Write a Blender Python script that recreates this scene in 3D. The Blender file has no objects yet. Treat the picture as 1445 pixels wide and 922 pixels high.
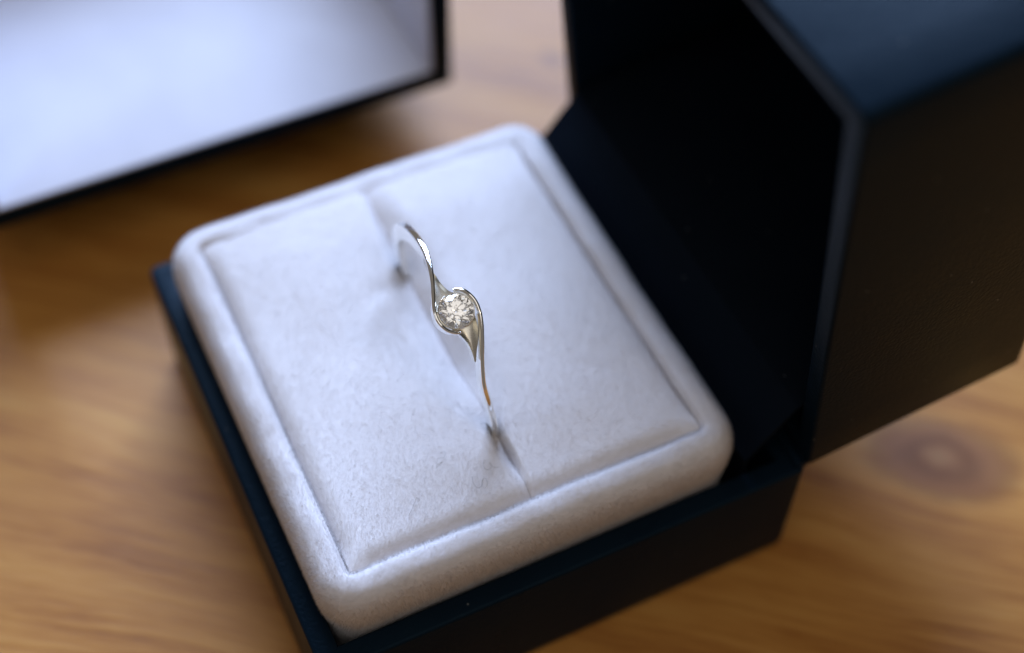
import bpy, bmesh, math, random
import numpy as np
from mathutils import Matrix, Vector, noise as mnoise

random.seed(4); rng = np.random.default_rng(4)
S = 0.00075            # metres per working unit (the ring box is 60 units = 45 mm wide)
sc = bpy.context.scene
COL = sc.collection

# ------------------------------------------------------------------ camera
C = np.array([-41.4599, -95.3168, 165.4264])
r_ = np.array([0.90138344, -0.43279477, 0.01402082])
u_ = np.array([0.33976205, 0.72695575, 0.59673871])
w_ = np.array([0.26845791, 0.53312665, -0.80231311])
cd = bpy.data.cameras.new('camera'); cam = bpy.data.objects.new('camera', cd); COL.objects.link(cam)
cam.matrix_world = Matrix(((r_[0], u_[0], -w_[0], C[0]*S), (r_[1], u_[1], -w_[1], C[1]*S), (r_[2], u_[2], -w_[2], C[2]*S), (0, 0, 0, 1)))
cd.sensor_width = 36; cd.lens = 36*2096.23/1445
cd.clip_start = 0.005; cd.clip_end = 20
cd.dof.use_dof = True; cd.dof.focus_distance = 157.2*S; cd.dof.aperture_fstop = cd.lens/(7.0*S*1000)
sc.camera = cam
sc.render.resolution_x, sc.render.resolution_y = 1024, 653

# ------------------------------------------------------------------ world and lamps
wd = bpy.data.worlds.new('World'); sc.world = wd; wd.use_nodes = True
bg = wd.node_tree.nodes['Background']
bg.inputs[0].default_value = (1.0, 0.89, 0.80, 1); bg.inputs[1].default_value = 0.15

def area(name, az, el, dist, sx, sy, power, col):
    ld = bpy.data.lights.new(name, 'AREA'); ld.shape = 'RECTANGLE'; ld.size = sx; ld.size_y = sy
    ld.energy = power; ld.color = col
    o = bpy.data.objects.new(name, ld); COL.objects.link(o)
    a, e = math.radians(az), math.radians(el)       # azimuth from +Y towards +X
    d = Vector((math.sin(a)*math.cos(e), math.cos(a)*math.cos(e), math.sin(e)))
    o.location = d*dist; o.rotation_euler = d.to_track_quat('Z', 'Y').to_euler()
    return o
area('window_light', 22, 37, 1.3, 0.92, 0.60, 39, (0.50, 0.66, 1.0))
area('side_fill_light', -80, 38, 1.6, 0.5, 0.6, 1.2, (0.75, 0.86, 1.0))  # weak cool fill added for contrast in the ring and stone reflections
area('overhead_fill_light', 190, 68, 1.7, 1.45, 1.45, 5.4, (1.0, 0.95, 0.90))  # broad overhead fill, added to brighten the ring metal and the velvet
area('glint_fill_light', 150, 48, 1.6, 0.14, 0.14, 0.6, (1.0, 0.82, 0.62))  # small warm lamp added only to put sparkle in the diamond

vs = sc.view_settings; vs.view_transform = 'Standard'; vs.look = 'None'; vs.exposure = 0; vs.gamma = 1; vs.use_curve_mapping = False
cy = sc.cycles; cy.use_denoising = True; cy.max_bounces = 14; cy.transmission_bounces = 14; cy.glossy_bounces = 8
cy.sample_clamp_indirect = 6; cy.caustics_reflective = False; cy.caustics_refractive = False

# ------------------------------------------------------------------ helpers
def V(*a): return np.array(a, float)
BASE = {}
def empty(name, loc, label, cat, group=None):
    o = bpy.data.objects.new(name, None); COL.objects.link(o); o.empty_display_size = 0.01
    o.location = Vector(loc)*S; BASE[o.name] = V(*loc)
    o['label'] = label; o['category'] = cat
    if group: o['group'] = group
    return o
def obj(name, verts, faces, mat, parent=None, smooth=True, angle=40, fix=True, **props):
    verts = np.asarray(verts, float)
    base = BASE.get(parent.name, V(0, 0, 0)) if parent else V(0, 0, 0)
    me = bpy.data.meshes.new(name)
    me.from_pydata(((verts-base)*S).tolist(), [], faces)
    if fix:
        bm = bmesh.new(); bm.from_mesh(me)
        bmesh.ops.remove_doubles(bm, verts=bm.verts, dist=1e-8)
        bmesh.ops.recalc_face_normals(bm, faces=bm.faces)
        bm.to_mesh(me); bm.free()
    if smooth:
        me.polygons.foreach_set('use_smooth', [True]*len(me.polygons))
        me.set_sharp_from_angle(angle=math.radians(angle))
    me.materials.append(mat); me.update()
    o = bpy.data.objects.new(name, me); COL.objects.link(o)
    if parent: o.parent = parent
    BASE[o.name] = base
    for k, v in props.items(): o[k] = v
    return o

def rrect(x0, x1, y0, y1, r, seg, sub):
    """closed rounded rectangle; the same point count for any r"""
    r = max(r, 0.02); P = []
    for cx, cyy, a0 in ((x1-r, y1-r, 0), (x0+r, y1-r, 90), (x0+r, y0+r, 180), (x1-r, y0+r, 270)):
        for k in range(seg+1):
            a = math.radians(a0+90*k/seg); P.append((cx+r*math.cos(a), cyy+r*math.sin(a)))
    out = []; n = len(P)
    for i in range(n):
        a, b = P[i], P[(i+1) % n]; out.append(a)
        if i % (seg+1) == seg:
            for k in range(1, sub): t = k/sub; out.append((a[0]+(b[0]-a[0])*t, a[1]+(b[1]-a[1])*t))
    return np.array(out)
def sweep(x0, x1, y0, y1, prof, cr, seg=6, sub=8, cap0=False, cap1=False):
    rows = [np.c_[rrect(x0+i, x1-i, y0+i, y1-i, cr-i, seg, sub), np.full(4*(seg+1)+4*(sub-1), z)] for i, z in prof]
    n = len(rows[0]); vv = np.vstack(rows); F = []
    for j in range(len(rows)-1):
        for i in range(n):
            k = (i+1) % n; F.append((j*n+i, j*n+k, (j+1)*n+k, (j+1)*n+i))
    if cap0: F.append(tuple(range(n)))
    if cap1: F.append(tuple((len(rows)-1)*n+i for i in range(n)))
    return vv, F
def fillet(pts, rad, k=4):
    """round the corners of an open polyline"""
    out = [pts[0]]
    for i in range(1, len(pts)-1):
        p0, p, p1 = V(*pts[i-1]), V(*pts[i]), V(*pts[i+1]); r = rad[i] if isinstance(rad, (list, tuple)) else rad
        a = p+(p0-p)/np.linalg.norm(p0-p)*r; b = p+(p1-p)/np.linalg.norm(p1-p)*r
        for t in np.linspace(0, 1, k+1): out.append(tuple((1-t)**2*a+2*t*(1-t)*p+t*t*b))
    return out+[pts[-1]]
def catmull(P, k=6):
    P = np.array(P, float); Q = np.vstack([2*P[0]-P[1], P, 2*P[-1]-P[-2]]); out = []
    for i in range(1, len(Q)-2):
        for t in np.arange(k)/k:
            a, b, c, d = Q[i-1], Q[i], Q[i+1], Q[i+2]
            out.append(.5*((2*b)+(c-a)*t+(2*a-5*b+4*c-d)*t*t+(3*b-a-3*c+d)*t**3))
    return np.array(out+[P[-1]])
def extrude_poly(poly, axis_pts):
    """prism: closed (x,z) outline swept over a list of y"""
    n = len(poly); vv = [(x, y, z) for y in axis_pts for x, z in poly]; F = []
    for j in range(len(axis_pts)-1):
        for i in range(n): k = (i+1) % n; F.append((j*n+i, j*n+k, (j+1)*n+k, (j+1)*n+i))
    F += [tuple(range(n)), tuple((len(axis_pts)-1)*n+i for i in range(n))]
    return vv, F

# ------------------------------------------------------------------ materials
class NT:
    def __init__(s, name):
        s.m = bpy.data.materials.new(name); s.m.use_nodes = True; s.t = s.m.node_tree
        s.b = s.t.nodes['Principled BSDF']
    def n(s, typ, inp=None, **kw):
        d = s.t.nodes.new('ShaderNode'+typ)
        for k, v in kw.items(): setattr(d, k, v)
        for k, v in (inp or {}).items():
            if isinstance(v, bpy.types.NodeSocket): s.t.links.new(v, d.inputs[k])
            else: d.inputs[k].default_value = v
        return d
    def math(s, op, a, b=None, c=None):
        d = s.n('Math', operation=op)
        for i, v in enumerate((a, b, c)):
            if v is None: continue
            if isinstance(v, bpy.types.NodeSocket): s.t.links.new(v, d.inputs[i])
            else: d.inputs[i].default_value = v
        return d.outputs[0]
    def units(s):
        tc = s.n('TexCoord'); mp = s.n('Mapping', {'Vector': tc.outputs['Object'], 'Scale': (1/S, 1/S, 1/S)})
        return mp.outputs[0]
    def mix(s, f, a, b, mode='MIX'):
        d = s.n('Mix', data_type='RGBA', blend_type=mode)
        for k, v in ((0, f), (6, a), (7, b)):
            if isinstance(v, bpy.types.NodeSocket): s.t.links.new(v, d.inputs[k])
            else: d.inputs[k].default_value = v
        return d.outputs[2]
    def ramp(s, f, stops):
        d = s.n('ValToRGB', {'Fac': f}); e = d.color_ramp.elements
        while len(e) < len(stops): e.new(0.5)
        for q, (p, c) in zip(e, stops): q.position = p; q.color = (*c, 1)
        return d.outputs[0]
    def noise(s, vec, scale, detail=4, rough=.5, out=0):
        return s.n('TexNoise', {'Vector': vec, 'Scale': scale, 'Detail': detail, 'Roughness': rough}).outputs[out]
    def bump(s, h, strength, dist):
        return s.n('Bump', {'Height': h, 'Strength': strength, 'Distance': dist*S}).outputs[0]
    def set(s, **kw):
        names = dict(color='Base Color', rough='Roughness', metal='Metallic', ior='IOR', spec='Specular IOR Level', normal='Normal',
                     sheen='Sheen Weight', sheenr='Sheen Roughness', sheent='Sheen Tint', coat='Coat Weight', coatr='Coat Roughness', trans='Transmission Weight',
                     sss='Subsurface Weight', sssr='Subsurface Radius', ssss='Subsurface Scale')
        for k, v in kw.items():
            i = s.b.inputs[names[k]]
            if isinstance(v, bpy.types.NodeSocket): s.t.links.new(v, i)
            else: i.default_value = (*v, 1) if isinstance(v, tuple) and len(v) == 3 and k != 'sssr' else v
        return s.m

def leatherette(name, c0, c1, rough=.42):
    t = NT(name); p = t.units()
    big = t.noise(p, .12, 3); fine = t.noise(p, 2.6, 3, .6)
    vo = t.n('TexVoronoi', {'Vector': p, 'Scale': 2.2, 'Randomness': 1.0}).outputs['Distance']
    h = t.math('ADD', t.math('MULTIPLY', vo, .7), fine)
    dust = t.n('TexVoronoi', {'Vector': p, 'Scale': .33}).outputs
    sp = t.math('LESS_THAN', dust['Distance'], .035)
    col = t.mix(big, (*c0, 1), (*c1, 1))
    col = t.mix(t.math('MULTIPLY', sp, .5), col, (.35, .34, .32, 1))
    ro = t.math('ADD', t.math('MULTIPLY', big, .22), rough-.11)
    t.b.inputs['Specular Tint'].default_value = (.50, .78, 1.0, 1)
    return t.set(color=col, rough=ro, spec=.05, normal=t.bump(h, .4, .08))
M_LEATHER = leatherette('navy_leatherette', (.0028, .0072, .0140), (.0044, .0115, .0200), .31)
M_LINING = leatherette('navy_lining_paper', (.003, .005, .009), (.005, .008, .014), .6)

def velvet(name, col, var, fib=False):
    t = NT(name); p = t.units()
    a = t.noise(p, .22, 3); b = t.noise(p, 2.2, 4, .65)
    if fib:
        isl = t.n('NewGeometry').outputs['Random Per Island']
        f = t.math('ADD', t.math('MULTIPLY', isl, .55), t.math('MULTIPLY', b, .45))
    else:
        f = t.math('ADD', t.math('MULTIPLY', a, .4), t.math('MULTIPLY', b, .6))
    c = t.ramp(f, [(.2, var), (.75, col)])
    if fib:
        t.set(color=c, rough=.6, spec=.35, sheen=.35, sheenr=.4)
        tr = t.n('BsdfTranslucent', {'Color': c}); mx = t.n('MixShader', {0: .25})
        t.t.links.new(t.b.outputs[0], mx.inputs[1]); t.t.links.new(tr.outputs[0], mx.inputs[2])
        t.t.links.new(mx.outputs[0], t.t.nodes['Material Output'].inputs[0]); return t.m
    return t.set(color=c, rough=.65, spec=.3, sheen=.35, sheenr=.45, normal=t.bump(b, .25, .15))
M_VELVET = velvet('white_velvet', (.83, .795, .80), (.75, .71, .715))
M_PILE = velvet('white_velvet_fibre', (.92, .885, .885), (.81, .765, .765), True)

t = NT('white_lining_card'); p = t.units()
M_CARD = t.set(color=t.ramp(t.noise(p, .08, 3), [(.3, (.57, .56, .62)), (.7, (.63, .62, .68))]), rough=.55, spec=.3, normal=t.bump(t.noise(p, 1.2), .15, .1))

def metal(name, col, rough, brushed=False):
    t = NT(name); p = t.units()
    n = t.noise(p, 6 if not brushed else 14, 3)
    ro = t.math('ADD', t.math('MULTIPLY', n, .06 if not brushed else .2), rough)
    return t.set(color=col, metal=1.0, rough=ro, normal=t.bump(n, .06 if not brushed else .3, .02))
M_GOLD = metal('polished_white_gold', (.96, .945, .90), .05)
M_BRUSH = metal('satin_white_gold', (.80, .77, .69), .20, True)
t = NT('diamond'); M_DIA = t.set(color=(1, 1, 1), rough=0.0, ior=2.42, trans=1.0)
t = NT('grey_lint'); M_LINT = t.set(color=t.ramp(t.noise(t.units(), 3), [(.3, (.20, .17, .14)), (.7, (.32, .28, .24))]), rough=.8)

def pine():
    t = NT('oiled_pine'); p = t.units()
    rot = t.n('Mapping', {'Vector': p, 'Rotation': (0, 0, math.radians(40))}).outputs[0]
    sx = t.n('SeparateXYZ', {'Vector': rot}); L, P = sx.outputs[0], sx.outputs[1]
    knots = [(55.5, -28.5, 4.7), (43, 60, 1.2), (-70, -45, 3.0), (20, 118, 3.0)]
    ca, sa = math.cos(math.radians(40)), math.sin(math.radians(40))
    disp = None; mask = None; eye = None; dm = None
    warp = t.noise(p, .16, 4, .6)
    for kx, ky, kr in knots:
        kl, kp = kx*ca-ky*sa, kx*sa+ky*ca
        dl = t.math('SUBTRACT', L, kl); dp = t.math('SUBTRACT', P, kp)
        d2 = t.math('ADD', t.math('POWER', t.math('MULTIPLY', t.math('ABSOLUTE', dl), .62), 2.), t.math('POWER', t.math('ABSOLUTE', dp), 2.))
        d = t.math('SQRT', d2); d = t.math('ADD', d, t.math('MULTIPLY', t.math('SUBTRACT', warp, .5), 2.6))
        g = t.math('EXPONENT', t.math('MULTIPLY', d2, -1/(kr*2.6)**2))
        sgn = t.n('MapRange', {'Value': dp, 1: -kr, 2: kr, 3: 1., 4: -1.}, interpolation_type='SMOOTHSTEP').outputs[0]
        q = t.math('MULTIPLY', t.math('MULTIPLY', g, sgn), kr*.9)
        m = t.n('MapRange', {'Value': d, 1: kr*1.75, 2: kr*.75, 3: 0., 4: 1.}, interpolation_type='SMOOTHSTEP').outputs[0]
        e = t.n('MapRange', {'Value': d, 1: kr*.45, 2: 0., 3: 0., 4: 1.}, interpolation_type='SMOOTHSTEP').outputs[0]
        disp = q if disp is None else t.math('ADD', disp, q); mask = m if mask is None else t.math('MAXIMUM', mask, m)
        eye = e if eye is None else t.math('MAXIMUM', eye, e); dm = d if dm is None else t.math('MINIMUM', dm, d)
    sway = t.noise(t.n('CombineXYZ', {0: t.math('MULTIPLY', L, .012), 1: t.math('MULTIPLY', P, .03), 2: 0.}).outputs[0], 1., 2)
    P2 = t.math('ADD', t.math('ADD', P, disp), t.math('MULTIPLY', sway, 12.))
    v1 = t.n('CombineXYZ', {0: t.math('MULTIPLY', L, .02), 1: t.math('MULTIPLY', P2, .13), 2: 3.}).outputs[0]
    v2 = t.n('CombineXYZ', {0: t.math('MULTIPLY', L, .055), 1: t.math('MULTIPLY', P2, 1.15), 2: 7.}).outputs[0]
    v3 = t.n('CombineXYZ', {0: t.math('MULTIPLY', L, .25), 1: t.math('MULTIPLY', P2, 4.5), 2: 1.}).outputs[0]
    g1, g2, g3 = t.noise(v1, 1., 3, .6), t.noise(v2, 1., 3), t.noise(v3, 1., 2)
    f = t.math('ADD', t.math('MULTIPLY', g1, .48), t.math('ADD', t.math('MULTIPLY', g2, .34), t.math('MULTIPLY', g3, .18)))
    c = t.ramp(f, [(.34, (.19, .061, .010)), (.43, (.335, .130, .023)), (.52, (.42, .182, .036)), (.64, (.50, .248, .058))])
    rg = t.math('MULTIPLY_ADD', t.math('SINE', t.math('MULTIPLY', dm, 1.9)), .22, .42)
    kc = t.ramp(rg, [(.2, (.13, .043, .015)), (.8, (.22, .085, .032))])
    kc = t.mix(t.math('MULTIPLY', eye, .35), kc, (.36, .22, .10, 1))
    c = t.mix(t.math('MULTIPLY', mask, .85), c, kc)
    ro = t.math('ADD', .34, t.math('MULTIPLY', g2, .18))
    return t.set(color=c, rough=ro, spec=.27, normal=t.bump(t.math('ADD', g2, g3), .18, .18))
M_PINE = pine()

# ------------------------------------------------------------------ setting: the table top
vv, F = sweep(-420, 420, -300, 420, fillet([(4, -36), (0, -36), (0, 0), (8, 0)], 2.0), 12, cap0=True, cap1=True)
obj('tabletop', vv, F, M_PINE, kind='structure')

# ------------------------------------------------------------------ the ring box
HB, HL, TH, HY, WT = 18.2, 29.26, 1.46107, 30.437, 2.75
box = empty('ring_box', (0, 0, 0), 'dark navy leatherette ring box standing open on the pine table', 'ring box')
prof = fillet([(6, .12), (.25, .12), (0, 1.6), (0, HB), (WT, HB), (WT, 2.7), (10, 2.7)], [0, .5, .5, .45, .5, .3, 0], 3)
vv, F = sweep(-30, 30, -HY, HY, prof, 1.1, 4, 10, cap0=True, cap1=True)
obj('base_tray', vv, F, M_LEATHER, box, angle=50)
ct, st = math.cos(TH), math.sin(TH)
def lidp(P):
    P = np.asarray(P); uu, yy, v = P[:, 0], P[:, 1], P[:, 2]
    return np.c_[30-ct*uu+st*v, yy, HB+.12+st*uu+ct*v]
prof = fillet([(6, HL), (0, HL), (0, 0), (WT, 0), (WT, HL-2.4), (10, HL-2.4)], [0, .9, .45, .5, .3, 0], 3)
vv, F = sweep(0, 60, -HY, HY, prof, 1.1, 4, 10, cap0=True, cap1=True)
lid = obj('lid', lidp(vv), F, M_LEATHER, box, angle=50, label='open hinged lid of the ring box, dark inside')
# dark paper lining inside the lid: back panel and side panels
def boxmesh(x0, x1, y0, y1, z0, z1, r=.25):
    pr = fillet([(min(x1-x0, y1-y0)*.4, z0), (0, z0), (0, z1), (min(x1-x0, y1-y0)*.4, z1)], r, 2)
    return sweep(x0, x1, y0, y1, pr, r, 2, 2, cap0=True, cap1=True)
vv, F = boxmesh(WT+.1, 60-WT-.1, -HY+WT+.1, HY-WT-.1, HL-3.3, HL-2.5)
obj('lid_lining', lidp(vv), F, M_LINING, lid)
# hinge flap: a bent sheet from inside the base up into the lid
cl = [(23.25, 4), (23.3, 18.6), (23.7, 20.3), (28.3, 26.4), (30.2, 27.6), (40, 29.6), (54.5, 31.4)]
cl = catmull(cl, 4); th = .22
tg = np.gradient(cl, axis=0); tg /= np.linalg.norm(tg, axis=1)[:, None]; nn = np.c_[-tg[:, 1], tg[:, 0]]
poly = np.vstack([cl+nn*th, (cl-nn*th)[::-1]])
vv, F = extrude_poly(poly, np.linspace(-27.3, 27.3, 9))
obj('hinge_flap', vv, F, M_LINING, box, angle=35)

k = 14
vv, F = extrude_poly([(29.55+.85*math.cos(2*math.pi*i/k), 18.35+.6*math.sin(2*math.pi*i/k)) for i in range(k)], [-29.9, 0, 29.9])
obj('hinge', vv, F, M_LEATHER, box)

# ------------------------------------------------------------------ the velvet ring cushion
CX0, CX1, CY0, CY1 = -27.25, 21.9, -27.5, 27.3
cush = empty('ring_cushion', (-2.3, 0, 2.75), 'white velvet ring cushion with a slot, set in the ring box base', 'cushion')

def smooth_(a, b, x): t = np.clip((x-a)/(b-a), 0, 1); return t*t*(3-2*t)
def tri_pile(vv, faces, dens, zmin, length, width, zmax=1e9, nap=(0, 0, 0)):
    """short velvet fibres, one thin triangle each, standing on a quad mesh"""
    vv = np.asarray(vv, float); Q = np.array([f for f in faces if len(f) == 4])
    c = vv[Q].mean(1); Q = Q[(c[:, 2] > zmin) & (c[:, 2] < zmax)]
    a, b, cc, d = (vv[Q[:, i]] for i in range(4))
    nr = np.cross(cc-a, d-b); ar = np.linalg.norm(nr, axis=1)/2
    fn = nr/(2*ar[:, None]+1e-12)
    vn = np.zeros_like(vv)
    for i in range(4): np.add.at(vn, Q[:, i], nr)
    vn /= np.linalg.norm(vn, axis=1)[:, None]+1e-12
    n = int(ar.sum()*dens); k = rng.choice(len(Q), n, p=ar/ar.sum())
    s, t = rng.random(n)[:, None], rng.random(n)[:, None]
    bil = lambda X: (1-s)*(1-t)*X[Q[k, 0]]+s*(1-t)*X[Q[k, 1]]+s*t*X[Q[k, 2]]+(1-s)*t*X[Q[k, 3]]
    P, N = bil(vv), bil(vn); N /= np.linalg.norm(N, axis=1)[:, None]+1e-12
    # clumping: neighbouring fibres lean together
    ph = P*1.1
    cl = np.c_[np.sin(ph[:, 0]*1.3+2*np.sin(ph[:, 1]*.9)), np.sin(ph[:, 1]*1.5+2*np.sin(ph[:, 0]*.8+1)), np.sin(ph[:, 2]*1.9+ph[:, 0])]*.28
    wx, wy = P[:, 0]+3*np.sin(P[:, 1]*.21+1), P[:, 1]+3*np.sin(P[:, 0]*.17)
    brush = np.c_[np.sin(wx*.23+.6*wy*.2), np.sin(wy*.29-wx*.13+2), np.zeros(n)]*.09   # brushed patches
    lat = rng.normal(0, 1, (n, 3)); lat -= N*(lat*N).sum(1)[:, None]; lat /= np.linalg.norm(lat, axis=1)[:, None]
    D = N+lat*np.where(rng.random(n) < .3, .12+.3*rng.random(n), .5+.5*rng.random(n))[:, None]+cl*.12+brush+np.array(nap); D /= np.linalg.norm(D, axis=1)[:, None]
    Lh = length*(.6+.6*rng.random(n))[:, None]
    sd = np.cross(N, D); sd /= np.linalg.norm(sd, axis=1)[:, None]+1e-9
    W = width*(.7+.6*rng.random(n))[:, None]
    P0 = P-N*.05
    out = np.empty((n*3, 3)); out[0::3] = P0-sd*W/2; out[1::3] = P0+sd*W/2; out[2::3] = P0+D*Lh
    flip = (np.cross(out[1::3]-out[0::3], out[2::3]-out[0::3])*N).sum(1) < 0
    a_, b_ = out[0::3].copy(), out[1::3].copy(); out[0::3][flip] = b_[flip]; out[1::3][flip] = a_[flip]
    SN = N*.8+D*.35; SN /= np.linalg.norm(SN, axis=1)[:, None]
    return out, np.repeat(SN, 3, axis=0)
def pile(parent, vv, faces, dens, zmin, length=.5, width=.05, nap=(0, 0, 0)):
    P, N = tri_pile(vv, faces, dens, zmin, length, width, nap=nap)
    base = BASE[parent.name]; n = len(P)//3
    me = bpy.data.meshes.new('velvet_pile')
    me.vertices.add(len(P)); me.vertices.foreach_set('co', ((P-base)*S).ravel())
    me.loops.add(len(P)); me.loops.foreach_set('vertex_index', np.arange(len(P)))
    me.polygons.add(n); me.polygons.foreach_set('loop_start', np.arange(0, len(P), 3))
    me.polygons.foreach_set('use_smooth', [True]*n)
    me.update(calc_edges=True); me.validate()
    me.normals_split_custom_set_from_vertices(N)
    me.materials.append(M_PILE)
    o = bpy.data.objects.new('velvet_pile', me); COL.objects.link(o); o.parent = parent; o['kind'] = 'stuff'
    return o

prof = catmull([(.35, 2.8), (.35, 10), (.3, 17), (.05, 19.3), (-.25, 21.4), (-.25, 23.2), (.1, 24.5), (.85, 25.4), (1.7, 25.72), (2.55, 25.75), (3.05, 25.4), (3.38, 24.5), (3.46, 19), (3.46, 2.8)], 4)
vv, F = sweep(CX0, CX1, CY0, CY1, prof, 4.0, 10, 60)
# hand-made unevenness of the stuffed border
vv = np.array(vv); npr = len(vv)//len(prof); ins = np.repeat(prof[:, 0], npr)
inner = (ins > 1.75) & (vv[:, 2] > 22)
kk = .06+.94*np.maximum(smooth_(20, 12, vv[:, 1]), smooth_(-20, -23, vv[:, 0]))
vv[inner, 2] = 25.7-(25.7-vv[inner, 2])*kk[inner]
top = np.clip((vv[:, 2]-18)/4, 0, 1); vv[:, 2] += top*.45*smooth_(5, 24, vv[:, 1])
vv[:, 2] += top*(.12*np.sin(vv[:, 0]*.31+1)+.12*np.sin(vv[:, 1]*.27)+.05*np.sin(vv[:, 0]*.9+vv[:, 1]*.8))
bord = obj('border_roll', vv, F, M_VELVET, cush, angle=180)
# outward-facing copy of the faces for the fibres
def orient(vv, F, up):
    a = vv[[f[0] for f in F]]; 
    return F
pile(bord, vv, F, 165, 14.0, .60, .025)

XS = -2.55                                     # slot centre line
def smooth(a, b, x): t = np.clip((x-a)/(b-a), 0, 1); return t*t*(3-2*t)
def gap(y): return .02+.03*(smooth(-15.5, -12.5, y)*(1-smooth(10, 15, y)))
def dip(y): return .35+(1.3-.85*smooth(-17.5, -14, y)+1.6*smooth(-11.5, -3, y)*(1-.4*smooth(3, 10, y)))*smooth(-22, -17.5, y)*(1-.25*smooth(12, 20, y))*(1-.85*smooth(18, 23.6, y))
def spread(y): return 1.5+2.7*smooth(-17, -8, y)*(1-.35*smooth(10, 22, y))
def padz(x, y, side):
    ex0, ex1 = CX0+3.5, CX1-3.5; ey0, ey1 = CY0+3.5, CY1-3.5
    dx = (x-ex0) if side < 0 else (ex1-x); dyf, dyb = y-ey0, ey1-y
    f = lambda d, w: (1-np.clip(d/w, 0, 1))**3.2
    kx = (1.3 if side < 0 else .75)*f(dx, 3.0); kf = 1.4*f(dyf, 3.0); kb = .06*f(dyb, 1.6)
    corner = np.exp(-(dx**2+np.minimum(dyf, dyb)**2)/8.)
    drop = (kx**3+kf**3+kb**3+1e-9)**(1/3)*(1-.7*corner)
    z = 25.72+.75*smooth(-1, 12, dx)*smooth(-1, 10, dyf)*smooth(-6, 8, dyb)+.45*smooth(5, 24, y)-drop
    ds = np.maximum(side*(x-XS)-gap(y), 0); qs = np.clip(ds/(spread(y)*(1-.5*smooth(4, 12, y) if side < 0 else 1-.45*smooth(-11, -15, y))), 0, 1)
    z = z-dip(y)*(1-qs)**1.7
    z = z-.3*smooth(-24, -10, y)*(1-smooth(8, 18, y))*np.exp(-(ds/5.5)**2)
    z += .07*np.sin(x*.27+y*.13+1.3)*np.sin(y*.19-x*.08)+.05*np.sin(x*.11+2)*np.sin(y*.41+x*.17)
    if side < 0:                              # pucker running off the ring's rear entry
        u = (x+3.5)*-.93+(y-9.5)*-.36; v = (x+3.5)*-.36+(y-9.5)*.93
        z -= .32*np.exp(-(v/1.6)**2)*smooth(-1, 1, u)*(1-smooth(2.5, 8, u))
    return z
def pad(side):
    ny, nx = 190, 120
    ey0, ey1 = CY0+3.5, CY1-3.5
    tt = np.linspace(0, 1, ny); y = ey0+(ey1-ey0)*(tt*.6+.4*(.5-.5*np.cos(np.pi*tt)))
    s = np.linspace(0, 1, nx); s = s*.5+.5*(.5-.5*np.cos(np.pi*s))
    Y, T = np.meshgrid(y, s, indexing='ij')
    xi = XS+side*gap(Y); xo = np.where(side < 0, CX0+3.5, CX1-3.5)*np.ones_like(Y)
    X = xi+(xo-xi)*T; Z = padz(X, Y, side)
    g = np.stack([X, Y, Z], -1).reshape(-1, 3); idx = np.arange(ny*nx).reshape(ny, nx)
    F = [(idx[j, i], idx[j, i+1], idx[j+1, i+1], idx[j+1, i]) for j in range(ny-1) for i in range(nx-1)]
    if side < 0: F = [f[::-1] for f in F]
    topF = list(F)
    rim = list(idx[0, :])+list(idx[1:, -1])+list(idx[-1, -2::-1])+list(idx[-2:0:-1, 0])
    lo = g[rim].copy(); inner = np.isin(rim, idx[:, 0]); n0 = len(g); m = len(rim)
    mid = lo.copy(); mid[:, 2] -= 1.6; mid[inner, 0] += side*.12
    lo[:, 2] = 2.85; lo[inner, 0] += side*1.3
    G = np.vstack([g, mid, lo])
    for i in range(m):
        k = (i+1) % m
        F.append((rim[i], rim[k], n0+k, n0+i)); F.append((n0+i, n0+k, n0+m+k, n0+m+i))
    F.append(tuple(n0+m+i for i in range(m)))
    o = obj('pad', G, F, M_VELVET, cush, angle=180, label='velvet pad on the side of the slot away from the hinge' if side < 0 else 'velvet pad between slot and hinge')
    pile(o, G, topF, 175, 18, .40, .024, nap=(.03, -.08, 0))
for sd in (-1, 1): pad(sd)

# ------------------------------------------------------------------ the ring
cen = V(-3.13071, -1.56117, 27.6339); n_ = V(.99681528, 0, .07974522); e1 = V(0, 1, 0); e2 = V(-.07974522, 0, .99681528)
R = 13.88; RS = R+.2; SA = math.radians(26.27)
def rp(a, s, r):
    """axial, arc length from the stone, radius -> point"""
    an = SA+s/RS; return cen+n_*a+e1*(-r*math.sin(an))+e2*(r*math.cos(an))
ring = empty('engagement_ring', tuple(cen-e2*R), 'polished white gold twist ring with a round diamond standing in the cushion slot', 'ring')
circ = 2*math.pi*RS
# control points: axial, arc, width, outer radius, inner radius
ctl = [(-.35, 2.28, .22, R+.55, R-.6), (-.95, 2.1, .34, R+.62, R-1.0), (-1.7, 1.45, .40, R+.66, R-1.3), (-2.14, .3, .42, R+.62, R-1.6), (-1.98, -1.0, .44, R+.48, R-1.8),
       (-1.42, -2.5, .46, R+.28, R-1.95), (-.62, -4.6, .50, R+.08, R-2.1), (.02, -7.2, .62, R, R-2.15), (.30, -9.8, .74, R, R-2.15), (.28, -14, .8, R, R-2.1), (.2, -20, .85, R, R-2.0),
       (.2, -30, .9, R, R-1.9), (.2, -44, .9, R, R-1.9), (.2, -58, .85, R, R-1.9), (.15, 16-circ, .72, R, R-2.0), (.05, 12-circ, .62, R, R-2.1),
       (.02, 9.6-circ, .54, R, R-2.1), (.24, 8.0-circ, .48, R+.02, R-2.1), (.76, 6.0-circ, .44, R+.10, R-2.1), (1.40, 4.2-circ, .42, R+.25, R-2.0), (2.02, 2.4-circ, .42, R+.42, R-1.8),
       (2.34, 1.0-circ, .42, R+.58, R-1.6), (2.34, -.3-circ, .42, R+.64, R-1.4), (1.85, -1.5-circ, .40, R+.66, R-1.1), (1.2, -2.08-circ, .34, R+.62, R-.8), (.72, -2.2-circ, .2, R+.55, R-.5)]
path = catmull(ctl, 10)
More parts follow.
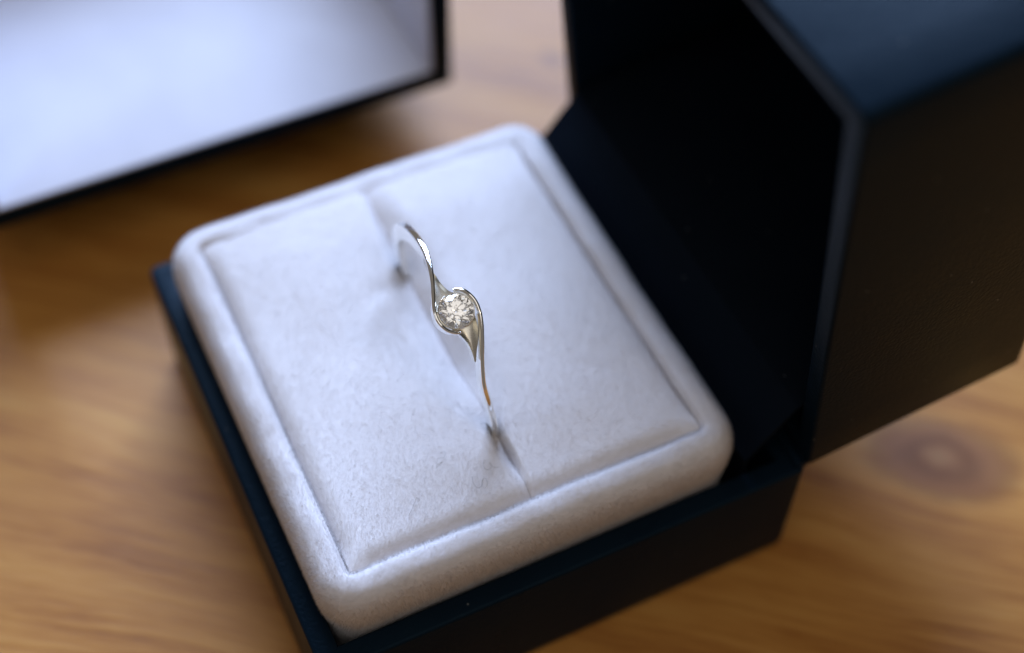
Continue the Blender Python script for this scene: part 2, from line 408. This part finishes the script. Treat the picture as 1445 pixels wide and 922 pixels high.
tg = np.gradient(path[:, :2], axis=0); tg /= np.linalg.norm(tg, axis=1)[:, None]; nr = np.c_[tg[:, 1], -tg[:, 0]]
bvv = []; ns = 12
for (a, s, wd_, ro, ri), (na, nsv) in zip(path, nr):
    h = wd_/2; bv = min(.12, h*.6)
    sec = [(-h, ri+bv), (-h, (ri+ro)/2), (-h, ro-bv), (-h+bv*.35, ro-bv*.35), (-h+bv, ro), (0, ro+.03), (h-bv, ro), (h-bv*.35, ro-bv*.35), (h, ro-bv), (h, (ri+ro)/2), (h, ri+bv), (0, ri)]
    bvv += [rp(a+o*na, s+o*nsv, rr) for o, rr in sec]
m = len(path)
bF = [(j*ns+i, j*ns+(i+1) % ns, (j+1)*ns+(i+1) % ns, (j+1)*ns+i) for j in range(m-1) for i in range(ns)]
bF += [tuple(range(ns)), tuple((m-1)*ns+i for i in range(ns))]
obj('band', bvv, bF, M_GOLD, ring, angle=38)
# bezel cup round the stone
A0 = .08
def lp(x, y, z):                          # stone frame: axial, tangent, radial above R
    N = e1*-math.sin(SA)+e2*math.cos(SA); T = e1*-math.cos(SA)-e2*math.sin(SA)
    return cen+N*(R+z)+n_*(A0+x)+T*y
def lathe(pr, seg=64):
    vv = [lp(r*math.cos(2*math.pi*i/seg), r*math.sin(2*math.pi*i/seg), z) for r, z in pr for i in range(seg)]; k = len(pr)
    return vv, [(j*seg+i, j*seg+(i+1) % seg, (j+1)*seg+(i+1) % seg, (j+1)*seg+i) for j in range(k) for i in range(seg) for _ in (0,) if j < k-1]+[((k-1)*seg+i, (k-1)*seg+(i+1) % seg, (i+1) % seg, i) for i in range(seg)]
vv, F = lathe([(1.86, .42), (1.89, .47), (1.95, .48), (2.0, .42), (2.02, .3), (1.95, -.5), (1.4, -1.5), (1.2, -1.5), (1.7, -.5), (1.86, .25)])
bez = obj('bezel', vv, F, M_GOLD, ring, angle=50)
# leaf-shaped shoulders between the arms and the bezel
def leaf(name, left, mid, right, dz, mat, depth):
    k = 26
    L_, M_, R_ = (catmull(q, 10) for q in (left, mid, right))
    rs = lambda P: np.array([[np.interp(t, np.linspace(0, 1, len(P)), P[:, c]) for c in (0, 1)] for t in np.linspace(0, 1, k)])
    L_, M_, R_ = rs(L_), rs(M_), rs(R_); na = 8; vv = []; F = []
    cols = []
    for i in range(k):
        row = []
        for q in np.linspace(0, 1, 2*na+1):
            p = L_[i]*(1-2*q)+M_[i]*2*q if q <= .5 else M_[i]*(2-2*q)+R_[i]*(2*q-1)
            row.append(rp(p[0], p[1], R+dz(i/(k-1), q)))
        cols.append(row)
    nq = 2*na+1; vv = [p for row in cols for p in row]
    F = [(i*nq+j, i*nq+j+1, (i+1)*nq+j+1, (i+1)*nq+j) for i in range(k-1) for j in range(nq-1)]
    edge = [j for j in range(nq)]+[i*nq+nq-1 for i in range(1, k)]+[(k-1)*nq+j for j in range(nq-2, -1, -1)]+[i*nq for i in range(k-2, 0, -1)]
    n0 = len(vv)
    for e in edge:
        p = vv[e]; d = p-cen; d -= n_*(d@n_); L0 = np.linalg.norm(d); vv.append(p-d/L0*depth)
    for i in range(len(edge)):
        j = (i+1) % len(edge); F.append((edge[i], edge[j], n0+j, n0+i))
    F.append(tuple(n0+i for i in range(len(edge))))
    return obj(name, vv, F, mat, ring, angle=30)
leaf('shoulder', [(-.42, -5.3), (-.78, -4.1), (-1.22, -2.8), (-1.75, -1.2)], [(-.28, -5.3), (-.42, -3.8), (-.4, -2.6), (-.4, -1.75)],
     [(-.18, -5.3), (-.02, -3.6), (.36, -2.4), (1.05, -1.75)], lambda t, q: -.42+.30*t+.22*q-.25*math.sin(math.pi*q)*(.4+.6*t), M_BRUSH, 1.5)
leaf('shoulder', [(-.05, 6.0), (.04, 5.0), (-.05, 3.7), (-.55, 2.4), (-1.1, 1.7)], [(.02, 6.0), (.28, 5.0), (.66, 3.7), (1.1, 2.4), (1.5, 1.35)],
     [(.12, 6.0), (.58, 5.0), (1.28, 3.7), (1.75, 2.4), (1.98, .9)], lambda t, q: -.35+.25*t-(.30*math.sin(math.pi*min(q*2, 1))*t if q < .5 else .75*(q-.5)*2*t), M_BRUSH, 1.5)
# round brilliant
GR = 1.9; pts = []
for i in range(8):
    a = math.pi*2*i/8; b = a+math.pi/8
    pts.append((.58*GR*math.cos(b), .58*GR*math.sin(b), .31*GR))
    pts.append((.80*GR*math.cos(a), .80*GR*math.sin(a), .185*GR))
    pts.append((.22*GR*math.cos(b), .22*GR*math.sin(b), -.70*GR))
for i in range(16):
    a = math.pi*2*i/16; pts.append((GR*math.cos(a), GR*math.sin(a), .02*GR)); pts.append((GR*math.cos(a), GR*math.sin(a), -.02*GR))
pts.append((0, 0, -.86*GR))
bm = bmesh.new()
ro = .31
for x, y, z in pts:
    bm.verts.new(Vector(((lp(x*math.cos(ro)-y*math.sin(ro), x*math.sin(ro)+y*math.cos(ro), z+.34))-BASE[ring.name]).tolist())*S)
bmesh.ops.convex_hull(bm, input=bm.verts); bmesh.ops.recalc_face_normals(bm, faces=bm.faces)
me = bpy.data.meshes.new('diamond'); bm.to_mesh(me); bm.free(); me.materials.append(M_DIA)
o = bpy.data.objects.new('diamond', me); COL.objects.link(o); o.parent = ring; o['label'] = 'round brilliant cut diamond'

# ------------------------------------------------------------------ the outer gift box behind
gx0, gx1, gy0, gy1, gh, gz = -48.2, 21.9, 51.9, 118., 28., 10.5
gift = empty('gift_box', ((gx0+gx1)/2, (gy0+gy1)/2, 0), 'open dark gift box tray lined in white card, raised behind the ring box', 'gift box')
T1, T2 = 3.0, .6
def part(name, a, mat, parent, r=.35): vv, F = boxmesh(*a, r=r); return obj(name, vv, F, mat, parent)
part('unseen_riser', (gx0+9, gx1-9, gy0+14, gy1-8, .1, gz-.02), M_LEATHER, gift)  # unseen support, added to lift the tray so it shades the table in front
part('floor_panel', (gx0, gx1, gy0, gy1, gz, gz+3.2), M_LEATHER, gift)
z0, z1 = gz+3.22, gz+gh
for x in (gx0, gx1-T1): part('side_wall', (x, x+T1, gy0, gy1, z0, z1), M_LEATHER, gift)
part('back_wall', (gx0+T1+.02, gx1-T1-.02, gy1-T1, gy1, z0, z1), M_LEATHER, gift)
part('floor_lining', (gx0+T1+.02, gx1-T1-.02, gy0+.15, gy1-T1-.02, z0, z0+.5), M_CARD, gift, .15)
for x in (gx0+T1+.02, gx1-T1-T2-.02): part('side_lining', (x, x+T2, gy0+.2, gy1-T1-.02, z0+.52, z1-.3), M_CARD, gift, .15)
part('back_lining', (gx0+T1+T2+.04, gx1-T1-T2-.04, gy1-T1-T2-.02, gy1-T1-.02, z0+.52, z1-.3), M_CARD, gift, .15)

# ------------------------------------------------------------------ lint on the velvet
def tube(P, rad, k=6):
    P = np.array(P, float); tg = np.gradient(P, axis=0); tg /= np.linalg.norm(tg, axis=1)[:, None]; vv = []
    for p, t_ in zip(P, tg):
        a = np.cross(t_, (.3, .2, .9)); a /= np.linalg.norm(a); b = np.cross(t_, a)
        vv += [p+rad*(a*math.cos(2*math.pi*i/k)+b*math.sin(2*math.pi*i/k)) for i in range(k)]
    m = len(P); F = [(j*k+i, j*k+(i+1) % k, (j+1)*k+(i+1) % k, (j+1)*k+i) for j in range(m-1) for i in range(k)]
    return vv, F+[tuple(range(k)), tuple((m-1)*k+i for i in range(k))]
def bp(x, y, z):
    d = w_+(x-722.5)/2096.23*r_-(y-461)/2096.23*u_; return C+d*(z-C[2])/d[2]
LINT = [('S-shaped grey lint fibre lying on the velvet pad near its front seam', [(666, 676), (668, 685), (674, 691), (680, 688), (681, 680), (685, 678), (688, 684), (685, 691)]),
        ('looped grey lint fibre with a straight tail beside the closed end of the slot', [(684, 653), (682, 660), (687, 666), (693, 663), (691, 656), (696, 662), (704, 662)]),
        ('crumpled zigzag grey lint fibre out on the velvet pad, away from the slot', [(621, 645), (628, 643), (626, 651), (618, 652), (617, 660), (624, 657), (616, 665)]),
        ('short hooked dark lint hair lying on the velvet pad well away from the slot', [(577, 730), (581, 722), (585, 714), (588, 706), (592, 708), (590, 711)])]
for label, curve in LINT:
    P = np.array([bp(x, y, 26) for x, y in curve]); P = catmull(P, 5)
    P[:, 2] = [float(padz(np.array(p[0]), np.array(p[1]), -1)) + .4 for p in P]
    vv, F = tube(P, .015)
    o = obj('lint_fibre', vv, F, M_LINT)
    o['label'] = label; o['category'] = 'lint'; o['group'] = 'lint on the velvet cushion'
